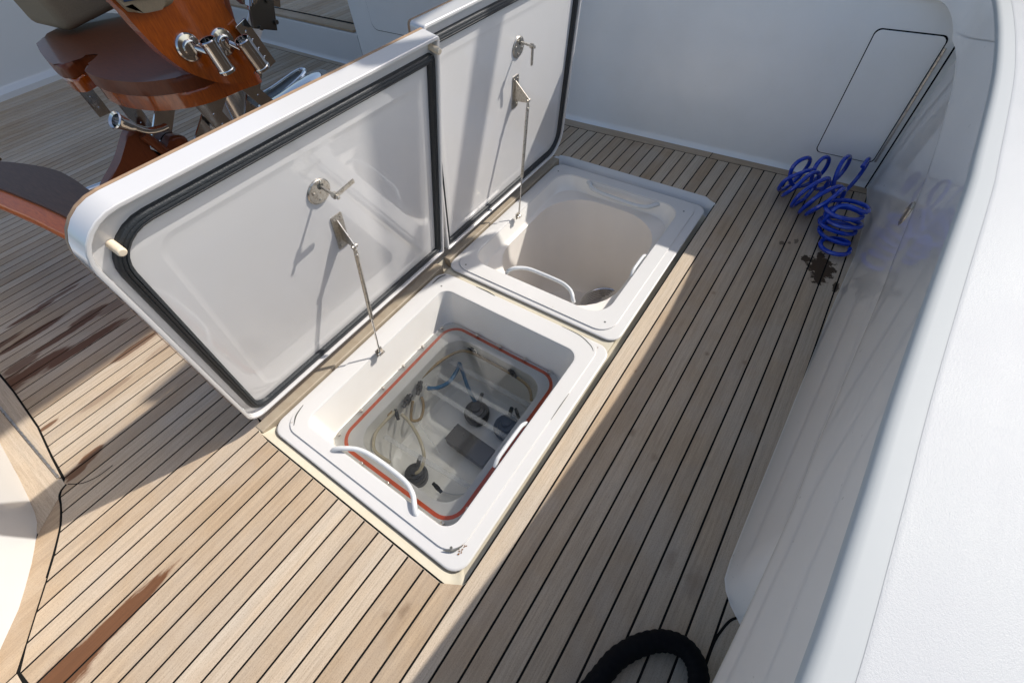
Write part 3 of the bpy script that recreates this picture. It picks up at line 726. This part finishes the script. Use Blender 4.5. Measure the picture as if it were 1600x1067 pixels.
# stainless box on the tank floor
bm = box_bm((0, 0, 0), (.080, .200, .050), .002)
box_bm((0, 0, .0255), (.083, .203, .003), .001, bm=bm)
for dy in (-.10, .10): lathe_bm((0.02, dy, .027), (0, 0, 1), [(.004, 0), (.003, .002)], 8, bm)
sb = link_mesh("steel_box", bm, BRUSHED, loc=(.496, .664, -.385)); sb.rotation_euler = (0, 0, rad(-3)); tag(sb, "flat rectangular stainless box on the tank floor", "box")
bm = box_bm((0, 0, 0), (.080, .210, .036), .002)
for dx, dz, lab, (p, q) in (("", "", "long clear acrylic bar across the middle of the tank", ((.567, .935), (.560, .505))), ("", "", "clear acrylic bar over the round black pump", ((.640, .925), (.645, .508))), ("", "", "clear acrylic bar at the near end of the tank", ((.308, .915), (.333, .510))), ("", "", "clear acrylic bar near the back wall of the tank", ((.720, .925), (.722, .512)))):
    c = ((p[0]+q[0])/2, (p[1]+q[1])/2, -.245)
    o = link_mesh("acrylic_bar", box_bm((0, 0, 0), (.018, math.dist(p, q), .012), .0015), ACRB, loc=c)
    o.rotation_euler = (0, 0, math.atan2(q[1]-p[1], q[0]-p[0])+PI/2)
    tag(o, lab, "acrylic bar", "acrylic bars in the pump tank")
bm.free()
o = tube("acrylic_rod", [(.445, .893, -.30), (.396, .738, -.34)], .0025, ACRB, n=8); tag(o, "thin clear rod leaning over the middle of the tank floor", "rod")
o = tube("wire_hook", smooth_path([(.288, .67, -.41), (.317, .596, -.41), (.36, .562, -.41), (.374, .576, -.41), (.365, .596, -.41)], 5), .0022, WHITEP, n=8); tag(o, "thin white wire hook lying on the tank floor", "hook")

# ------------------------------------------------------------------ forward bulkhead
WTOP = 1.02
def wall_front(name, ya, yb, z0, z1, mat, parent=None, n=16):
    prof = []
    bm = bmesh.new(); rows = []
    for i in range(n+1):
        y = ya+(yb-ya)*i/n; x = lerp_tab(WALLX, y)
        rows.append([(x-.001, y, z0), (x+.004, y, z0+.006), (x+.011, y, z0+.018), (x+.013, y, z0+.035), (x+.013, y, z1-.02), (x+.018, y, z1-.006), (x+.03, y, z1), (x+.13, y, z1), (x+.13, y, z0)])
    for a, b in zip(rows, rows[1:]): pass
    loft_bm(rows, close0=True, close1=True, bm=bm)
    return link_mesh(name, bm, mat, parent, angle=40)
bulk = empty("bulkhead", (2.4, 1.3, 0), "tall white gelcoat bulkhead at the end of the deck with flush doors", "bulkhead")
b1 = wall_front("panel", -1.2, 3.05, 0.0, WTOP, WALLM, bulk); shift(b1, bulk)
def door(ya, yb, za, zb, r, label=None):
    """flush door with a dark gap round it, in the plane of the bulkhead"""
    yc = (ya+yb)/2; x = (lerp_tab(WALLX, ya)+lerp_tab(WALLX, yb))/2+.0125
    slope = (lerp_tab(WALLX, yb)-lerp_tab(WALLX, ya))/(yb-ya)
    def ringp(d, off_): return [(x+off_+slope*(p[0]-yc), p[0], p[1]) for p in rr(ya+d, yb-d, za+d, zb-d, 0, r)]
    g = link_mesh("door_gap", loft_bm([ringp(-.0022, .004), ringp(-.0022, -.0012), ringp(-.0018, -.0016)], False, True), CAULK, bulk, angle=30); shift(g, bulk)
    d = link_mesh("door", loft_bm([ringp(.0018, -.0010), ringp(.0018, -.0042), ringp(.0032, -.0052)], False, True), WALLM, bulk, angle=30); shift(d, bulk)
    return d
door(-.232, .003, .112, .612, .022)
door(2.02, 2.862, .275, .93, .05)
# hinge bar at the right edge of the small door
hb = tube("hinge_bar", [(2.435, -.240, .13), (2.436, -.238, .58)], .0045, STEEL, bulk, n=8); shift(hb, bulk)
hb2 = link_mesh("corner_seam", box_bm((2.436, -.262, .30), (.006, .006, .59), .001), CAULK, bulk); shift(hb2, bulk)
# low riser and teak tread beyond (step up through the bulkhead)
step = empty("step", (2.4, 4.1, 0), "low white step with a teak tread in the bulkhead opening", "step")
rs = wall_front("riser", 3.056, 5.7, 0.0, .225, WHITE, step, 10); shift(rs, step)
bm = prism_bm([(2.376, 3.062), (3.3, 3.062), (3.3, 5.6), (2.40, 5.6)], .205, .2265, .002)
# tread border and planks
o = link_mesh("tread_border", prism_bm([(2.382, 3.085), (2.475, 3.085), (2.495, 5.5), (2.402, 5.5)], .226, .240, .0015), TEAKM, step, smooth=False); shift(o, step)
bm.free()
o = link_mesh("tread_bed", prism_bm([(2.475, 3.075), (3.4, 3.075), (3.4, 5.6), (2.475, 5.6)], .15, .236, 0), CAULK, step, smooth=False); shift(o, step)
for i in range(42):
    y0 = 3.09+i*.0571
    o = link_mesh("tread_plank", prism_bm([(0, 0), (.85, 0), (.85, .0515), (0, .0515)], 0, .0035, .0005, seg=1), TEAK, step, smooth=False, loc=(2.505, y0, .237)); shift(o, step)
o = link_mesh("side_cheek", box_bm((2.98, 3.04, .55), (.9, .05, .95), .02), WHITE, step); shift(o, step)

# port side wall
pw = empty("side_wall", (1.0, 5.3, 0), "white inner hull side along the far left edge of the deck", "hull side")
rows = []
for x in (-3.0, -1.0, 0.5, 1.0, 1.6, 2.35):
    y = 5.20+.06*max(0, x-.3)
    rows.append([(x, y, 0), (x, y+.003, .035), (x, y+.03, .055), (x, y+.045, .06), (x, y+.055, .075), (x, y+.10, .75), (x, y+.13, .80), (x, y+.5, .80), (x, y+.5, 0)])
o = link_mesh("panel", loft_bm(rows, True, True), WHITE, pw, angle=40); shift(o, pw)

# ------------------------------------------------------------------ starboard coaming on the right
GP = [(-1.2, -.02), (-.6, -.09), (-.1, -.150), (.129, -.180), (.312, -.194), (.491, -.205), (.731, -.224), (1.02, -.248), (1.157, -.255), (1.53, -.271), (1.80, -.271), (2.05, -.262), (2.20, -.250), (2.30, -.228), (2.37, -.185), (2.41, -.120), (2.425, -.02), (2.43, .10)]
GP3 = smooth_path([(x, y, 0) for x, y in GP], 4)
def lipz(x): return lerp_tab([(-1, .5), (.13, .52), (.4, .56), (1.1, .535), (1.47, .56), (1.80, .59), (2.0, .615), (2.3, .64), (2.40, .72)], x)
coam = empty("coaming", (1.0, -.3, 0), "thick glossy white coaming with a rounded edge running down the right side", "coaming")
rows = []
for i, p in enumerate(GP3):
    a = GP3[max(i-1, 0)]; b_ = GP3[min(i+1, len(GP3)-1)]
    d = (b_-a).normalized(); nrm = Vector((-d.y, d.x, 0))   # towards the deck
    lz = lipz(p.x)
    def q(o_, z): v = p + nrm*o_; return (v.x, v.y, z)
    rows.append([q(-.060, lz+.030), q(-.020, lz+.004), q(-.008, lz), q(-.002, lz+.004), q(0, lz+.014), q(.0004, lz+.03), q(.0004, .788), q(-.0008, .7935), q(-.0035, .7975), q(-.0080, .8002), q(-.014, .8012), q(-.032, .8025), q(-.036, .8030)])
o = link_mesh("cap_face", loft_bm([q_[:7] for q_ in rows], closed=False), WHITE_GLOSS, coam, angle=30); shift(o, coam)
o = link_mesh("cap_edge", loft_bm([q_[6:] for q_ in rows], closed=False), CAPT, coam, angle=30); shift(o, coam)
# top, a slightly crowned nonskid surface
rows = []
for i, p in enumerate(GP3):
    if p.x > 2.38: break
    rows.append([(p.x+.0, p.y-.0345, .8031), (p.x, p.y-.040, .8042), (p.x, p.y-.11, .8045), (p.x, p.y-.3, .809), (p.x, p.y-.6, .805), (p.x, p.y-1.0, .77), (p.x, p.y-1.15, .70), (p.x, p.y-1.2, .3)])
o = link_mesh("cap_top", loft_bm(rows, closed=False), NONSKID, coam, angle=60); shift(o, coam)
# inner panel under the cap, meeting the deck
PP = [(.30, -.80), (.32, -.60), (.335, -.42), (.350, -.355), (.372, -.325), (.400, -.292), (.425, -.272), (.452, -.260), (.50, -.258), (.70, -.264), (.909, -.271), (1.2, -.280), (1.492, -.288), (1.75, -.300), (1.92, -.309), (2.15, -.303), (2.30, -.290), (2.46, -.268)]
rows = []
for x, y in PP:
    rows.append([(x, y, 0.001), (x, y-.002, .01), (x, y-.004, .12), (x, y-.010, .35), (x, y-.022, .56), (x, y-.05, .66)])
o = link_mesh("inner_panel", loft_bm(rows, closed=False), WHITE_GLOSS, coam, angle=50); shift(o, coam)
# oval latch on the inner panel
bm = lathe_bm((0, 0, 0), (0, 1, 0), [(.030, -.002), (.031, .002), (.028, .005), (.022, .0055), (.020, .002), (.004, .002)], 28)
bmesh.ops.scale(bm, vec=(1, 1, 1.25), verts=bm.verts)
box_bm((0, .004, 0), (.012, .006, .05), .002, bm=bm)
o = link_mesh("flush_latch", bm, STEEL, coam, loc=(1.585, -.3055, .412)); shift(o, coam)

# ------------------------------------------------------------------ moulded white base on the left
mb = bmesh.new()
foot = [(-.474, 3.2)] + [(x-.001, y) for x, y in BASE] + [(-1.0, 1.02), (-1.6, .95), (-1.6, 3.2)]
loft_bm([[(x, y, -.01) for x, y in foot], [(x, y, .45) for x, y in foot], [(x-.004, y+.002, .475) for x, y in foot], [(x-.02, y+.008, .488) for x, y in foot], [(x-.05, y+.02, .49) for x, y in foot]], False, True, mb)
o = link_mesh("moulded_base", mb, WHITE, angle=50); tag(o, "curved white moulded base with a teak border at the left edge", "moulded base")

# ------------------------------------------------------------------ overhead: hardtop and poles out of the frame
ht = link_mesh("hardtop", prism_bm([(1.90, .10), (6.5, .10), (6.5, 5.6), (1.90, 5.6)], 3.0, 3.08, .02), WHITE); tag(ht, "white hardtop shading the far end of the cockpit", "hardtop")
def pole(a, b, z0, z1, r, label):
    a, b = Vector(a), Vector(b); d = (b-a)/(b.z-a.z)
    p, q = a+d*(z0-a.z), a+d*(z1-a.z)
    o = link_mesh("pole", tube_bm([p, q], r, 14), WHITE); tag(o, label, "pole", "outrigger poles above the bulkhead")
pole((2.598, -.056, 2.03), (2.636, -.190, 2.655), 1.0, 3.02, .048, "upright white pole throwing a soft shadow on the nearer lid")
pole((2.912, -.063, 2.165), (3.125, -.135, 2.79), 1.0, 3.02, .050, "leaning white pole throwing a soft shadow on the farther lid")
pole((2.55, -.24, 3.04), (3.20, -.16, 3.05), 3.04, 3.05, .03, "short white rail joining the two poles beside the hardtop")

# ------------------------------------------------------------------ coiled blue hose
pts = []
# large loose loops against the bulkhead
def loop(c, ax, r, a0, a1, n, adv=(0, 0, 0)):
    c = Vector(c); ax = Vector(ax).normalized(); u = Vector((0, 0, 1)); u = (u-ax*u.dot(ax)).normalized(); v = ax.cross(u)
    out = []
    for i in range(n):
        t_ = i/(n-1); a = a0+(a1-a0)*t_
        out.append(c+Vector(adv)*t_+r*(math.cos(a)*u+math.sin(a)*v))
    return out
path = []
for k in range(3):
    path += loop((2.325-.02*k, -.215+.080*k, .100+.008*(k%2)), (.30+.2*k, 1, -.12), .088-.006*k, -.6, 2*PI-.6, 18, (-.02, .080, 0))[:-1]
path += loop((2.265, .045, .092), (.5, 1, .25), .082, -.6, 2*PI-.6, 18, (-.06, -.015, -.005))[:-1]
for k in range(5):
    path += loop((2.205-.032*k, .030-.043*k, .082+.006*math.sin(5*k)), (.45+.25*math.sin(3*k), 1, .30+.25*math.cos(4*k)), .080+.008*math.sin(7*k), -.6+.15*k, 2*PI-.6+.15*k, 18, (-.032, -.043, -.001))[:-1]
for k in range(4):
    path += loop((2.035-.006*k, -.200-.004*k, .135-.032*k), (.15+.12*math.sin(4*k), .05, 1), .074+.006*math.cos(3*k), .3, 2*PI+.3, 18, (-.006, -.002, -.032))[:-1]
path += loop((1.93, -.225, .020), (.1, .1, 1), .058, .8, 2*PI*1.2, 16, (-.03, -.005, -.006))
PS = []
for p in path: PS.append(Vector(p))
# relax to even the joins
for _ in range(2): PS = [PS[0]]+[(PS[i-1]+PS[i]*2+PS[i+1])/4 for i in range(1, len(PS)-1)]+[PS[-1]]
for p in PS:
    p.z = max(p.z, .0110)
    p.x = min(p.x, lerp_tab(WALLX, p.y)+.002); p.y = max(p.y, -.285)
hose = tube("coiled_hose", smooth_path(PS, 3), .0088, BLUEH, n=10); tag(hose, "bright blue coiled air hose heaped on the deck in the bulkhead corner", "hose")

# black braided loop lying on the deck
lp = smooth_path([(-.08, -.03, .024), (.009, -.070, .024), (.085, -.090, .024), (.147, -.108, .024), (.204, -.145, .024), (.240, -.188, .024), (.250, -.232, .024), (.228, -.266, .024), (.179, -.284, .024), (.10, -.290, .024), (-.02, -.27, .024)], 10)
PSl = []
bm = bmesh.new()
rl_ = [.0235+.0011*math.sin(i*2.1) for i in range(len(lp))]
tube_bm(lp, rl_, 18, bm=bm)
bl = link_mesh("braided_rope", bm, BLACKF, angle=80); tag(bl, "thick black braided rope loop lying on the shaded deck at the bottom edge", "rope")

# ------------------------------------------------------------------ fighting chair
ch = empty("fighting_chair", (0.95, 2.25, 0), "varnished teak fighting chair with chrome rod holders and tan cushion behind the raised lid", "chair")
def cp(name, bm, mat, **kw): return part(name, bm, mat, ch, **kw)
def slab_y(poly, y0, y1, bev=.008):
    """outline in x,z extruded along y"""
    b2 = prism_bm(poly, -y1, -y0, bev, seg=3)
    for v_ in b2.verts: v_.co = Vector((v_.co.x, -v_.co.z, v_.co.y))
    return b2
def sm2(poly, k=4): return [(p.x, p.y) for p in smooth_path([(a, c, 0) for a, c in poly], k, True)]
# arm board facing the camera
arm = sm2([(.585, 1.06), (.592, .96), (.612, .885), (.632, .835), (.675, .775), (.750, .722), (.825, .702), (.880, .716), (.905, .765), (.890, .830), (.868, .93), (.865, 1.06)], 4)
cp("arm_board", slab_y(arm, 1.72, 1.765, .012), VARN, angle=50)
cp("cushion", box_bm((.945, 2.84, .890), (.56, .30, .20), .035, Euler((0, rad(-6), rad(4))).to_matrix(), seg=4), CLOTH, angle=60)
cu = sm2([(.578, 1.10), (.595, .975), (.618, .955), (.660, .948), (.72, .950), (.74, .985), (.73, 1.10)], 3)
cp("cushion", slab_y(cu, 1.695, 1.76, .02), CLOTH, angle=60)
cp("piping", tube_bm([(.600, 1.700, .992), (.66, 1.692, .990), (.735, 1.70, .995)], .010, 8), NAVY)
# notched seat board with two rounded lobes
seat = sm2([(.62, 2.80), (.560, 2.66), (.515, 2.44), (.530, 2.36), (.600, 2.385), (.655, 2.365), (.615, 2.31), (.550, 2.25), (.535, 2.12), (.555, 2.00), (.598, 1.90), (.69, 1.82), (.82, 1.80), (.93, 1.83), (.96, 2.3), (.94, 2.85), (.80, 2.90)], 4)
cp("seat", prism_bm(seat, .705, .750, .016, seg=3), VARD, angle=50)
cp("seat_edge", prism_bm([(x+.006, y) for x, y in seat], .655, .7052, .014, seg=3), VARN, angle=50)
# seat back board and its cushion beyond
def slab_dir(c, s, rot, bev, seg=3): return box_bm(c, s, bev, rot.to_matrix(), seg=seg)
cp("seat_back", slab_dir((1.02, 2.32, .98), (.05, .74, .50), Euler((0, rad(12), 0)), .02), VARD, angle=50)
# rod holders on the arm board
def rodholder(fx, fz, ax, az, bx, bz_):
    y = 1.72
    bm = lathe_bm((fx, y, fz), (0, -1, 0), [(.038, 0), (.038, .004), (.034, .008), (.022, .010), (.020, .018), (.014, .020)], 26)
    for k in range(4):
        a = PI/4+k*PI/2; lathe_bm((fx+.030*math.cos(a), y-.006, fz+.030*math.sin(a)), (0, -1, 0), [(.0035, 0), (.003, .002)], 8, bm)
    rh = cp("rod_holder", bm, CHROME)
    A, B = Vector((ax, 1.655, az)), Vector((bx, 1.655, bz_))
    d = (B-A).normalized()
    b2 = lathe_bm(A, d, [(.021, .03), (.021, .001), (.024, 0), (.0265, .003), (.0265, .009), (.0245, .014), (.0245, (B-A).length-.012), (.027, (B-A).length-.008), (.0265, (B-A).length), (.020, (B-A).length+.003)], 24)
    cyl_bm((fx+.01, 1.715, fz), ((ax+bx)/2-fx-.01, -.06, (az+bz_)/2-fz), .010, .065, 12, b2)
    o_ = link_mesh("holder_tube", b2, CHROME, rh); o_.location = (0, 0, 0)
rodholder(.705, .842, .738, .862, .752, .768)
rodholder(.812, .824, .842, .832, .868, .738)
# flat bars under the seat
def flatbar(name, a, b, wd, th, mat=CHROME, holes=0):
    a, b = Vector(a), Vector(b); d = (b-a); l = d.length; d.normalize()
    side = Vector((0, 1, 0)); nn_ = d.cross(side).normalized(); side = nn_.cross(d).normalized()
    # width lies in the x-z plane
    M3 = Matrix((d, nn_, side)).transposed()
    bm = box_bm((0, 0, 0), (l, wd, th), .002)
    for i in range(holes):
        cyl_bm((-l/2+.03+i*(l-.06)/max(1, holes-1), 0, th/2), (0, 0, 1), .006, .003, 10, bm)
        cyl_bm((-l/2+.03+i*(l-.06)/max(1, holes-1), 0, -th/2), (0, 0, -1), .006, .003, 10, bm)
    bmesh.ops.transform(bm, matrix=Matrix.Translation((a+b)/2) @ M3.to_4x4(), verts=bm.verts)
    return cp(name, bm, mat)
flatbar("seat_bar", (.587, 2.2, .700), (.591, 2.2, .520), .058, .008, CHROME, 5)
flatbar("seat_bar", (.566, 2.5, .709), (.571, 2.5, .525), .048, .008, CHROME, 4)
flatbar("seat_bar", (.70, 2.5, .700), (.78, 2.5, .47), .046, .008, CHROME, 4)
flatbar("seat_bar", (.735, 2.0, .705), (.800, 1.98, .440), .066, .010, CHROME, 6)
flatbar("seat_bar", (.800, 2.02, .700), (.760, 2.02, .560), .040, .010, CHROME, 2)
flatbar("seat_bar", (.640, 2.05, .720), (.640, 2.05, .650), .040, .008, CHROME, 2)
flatbar("brace_bar", (.710, 2.06, .675), (.550, 2.06, .500), .062, .012, CHROME, 2)
flatbar("brace_bar", (.900, 2.02, .650), (.640, 2.02, .430), .064, .012, CHROME, 2)
flatbar("back_bar", (.885, 1.70, .860), (.925, 1.70, .720), .046, .008, CHROME, 4)
flatbar("brace_bar", (1.02, 1.95, .68), (.80, 1.95, .40), .050, .012, CHROME, 3)
flatbar("seat_bar", (.86, 1.90, .70), (1.0, 1.90, .46), .050, .010, CHROME, 3)
flatbar("back_bar", (1.08, 1.80, .905), (.93, 1.80, .760), .055, .010, WHITEP, 3)
# hinge block and ratchet plates of the reclining back
bm = box_bm((.955, 1.67, .868), (.085, .012, .085), .003, Euler((0, rad(20), 0)).to_matrix())
for dx in (-.03, .03):
    for dz in (-.03, .03): cyl_bm((.955+dx, 1.662, .868+dz), (0, -1, 0), .007, .006, 10, bm)
cp("hinge_plate", bm, BRUSHED)
bm = box_bm((1.00, 1.72, .905), (.12, .05, .05), .006, Euler((0, rad(25), 0)).to_matrix())
cyl_bm((.93, 1.69, .93), (0, -1, 0), .034, .03, 20, bm); cyl_bm((.985, 1.68, .94), (0, -1, 0), .026, .04, 18, bm)
cp("ratchet", bm, CHROME)
bm = bmesh.new()
for k in range(7): box_bm((.915+.010*k, 1.655, .905+.006*k), (.005, .012, .03), .001, Euler((0, rad(30), 0)).to_matrix(), bm, 1)
cp("ratchet_teeth", bm, CHROME)
# cup at the seat front, spar below it
A = Vector((.462, 1.96, .670))
bm = lathe_bm(A, (.55, .1, -.6), [(.020, .03), (.021, .002), (.027, -.004), (.030, 0), (.024, .012), (.020, .04), (.016, .055)], 22)
cup = cp("cup", bm, CHROME)
cp("spar", tube_bm(smooth_path([(.490, 1.97, .640), (.530, 1.98, .600), (.570, 1.99, .585), (.600, 2.0, .580)], 4), .012, 12), CHROME)
cp("spar", tube_bm([(.515, 1.99, .590), (.548, 1.99, .500)], .017, 12), VARD)
# wooden fork below
fork = sm2([(.300, .475), (.400, .540), (.490, .610), (.530, .590), (.505, .520), (.520, .490), (.560, .520), (.600, .540), (.640, .520), (.625, .470), (.550, .440), (.480, .425), (.380, .445)], 4)
cp("fork", slab_y(fork, 2.0, 2.05, .014), VARD, angle=50)
# footrest board
fr = sm2([(.045, 2.62), (.090, 2.80), (.175, 2.74), (.235, 2.60), (.282, 2.42), (.290, 2.26), (.286, 2.12), (.300, 1.92), (.280, 1.78), (.150, 1.80), (.120, 1.96), (.098, 2.18), (.070, 2.40)], 4)
cp("footrest", prism_bm([(x+(.050 if x < .16 else 0), y) for x, y in fr], .440, .452, .005, seg=2), FOOTM, angle=50)
fr2 = sm2([(.040, 2.62), (.090, 2.80), (.130, 2.60), (.155, 2.30), (.185, 2.05), (.20, 1.80), (.150, 1.79), (.118, 1.96), (.092, 2.18), (.066, 2.40)], 4)
cp("footrest_edge", loft_bm([[(x, y, .4405) for x, y in fr], [(x-.006, y, .434) for x, y in fr], [(x-.010, y, .420) for x, y in fr], [(x-.006, y, .400) for x, y in fr], [(x+.008, y, .388) for x, y in fr]], True, True), VARO, angle=50)
# pedestal
cp("pedestal", lathe_bm((1.02, 2.32, 0), (0, 0, 1), [(.21, 0), (.21, .01), (.18, .02), (.085, .035), (.075, .06), (.075, .60), (.11, .66), (.16, .69), (.16, .708)], 36), CHROME)
cp("foot_arm", tube_bm([(.95, 2.32, .30), (.60, 2.28, .36), (.28, 2.22, .41)], .022, 14), CHROME)
cp("cable", tube_bm(smooth_path([(.70, 2.3, .40), (.76, 2.25, .38), (.82, 2.2, .36)], 4), .005, 8), CHROME)

# polished deck fitting beyond the chair
bm = bmesh.new()
path_ = smooth_path([(1.30, 3.34, .02), (1.235, 3.16, .03), (1.28, 3.0, .04), (1.42, 2.90, .05), (1.58, 2.92, .05), (1.78, 3.0, .055), (1.98, 3.10, .05), (2.10, 3.19, .03)], 6)
tube_bm(path_, [.040+.075*math.sin(PI*min(1, i/(len(path_)-1)*.95+.05)) for i in range(len(path_))], 20, bm=bm)
bmesh.ops.scale(bm, vec=(1, 1, .9), verts=bm.verts)
df = empty("deck_fitting", (1.6, 3.0, 0), "large polished chrome fitting with a long slot on the deck behind the lid", "deck fitting")
o = link_mesh("body", bm, CHROME, df); shift(o, df)
sl = [(1.36, 3.02), (1.43, 2.955), (1.62, 2.985), (1.82, 3.065), (1.92, 3.13), (1.93, 3.175), (1.86, 3.175), (1.64, 3.11), (1.44, 3.07)]
bm = tube_bm(smooth_path([(x, y, .122) for x, y in sl], 5, True), .015, 10, closed=True)
o = link_mesh("slot_rim", bm, CHROME, df); shift(o, df)
o = link_mesh("slot", loft_bm([[(x, y, z) for x, y in sl] for z in (.05, .120)], False, True), BLACKP, df); shift(o, df)
o = link_mesh("eyebolt", lathe_bm((.93, 2.95, 0), (0, 0, 1), [(.045, 0), (.045, .006), (.018, .012), (.016, .03)], 20), CHROME); tag(o, "small round chrome eye plate on the deck under the chair", "deck plate")
print("objects", len(bpy.data.objects), "tris", sum(len(o.data.loop_triangles) or len(o.data.polygons)*2 for o in bpy.data.objects if o.type == 'MESH'))
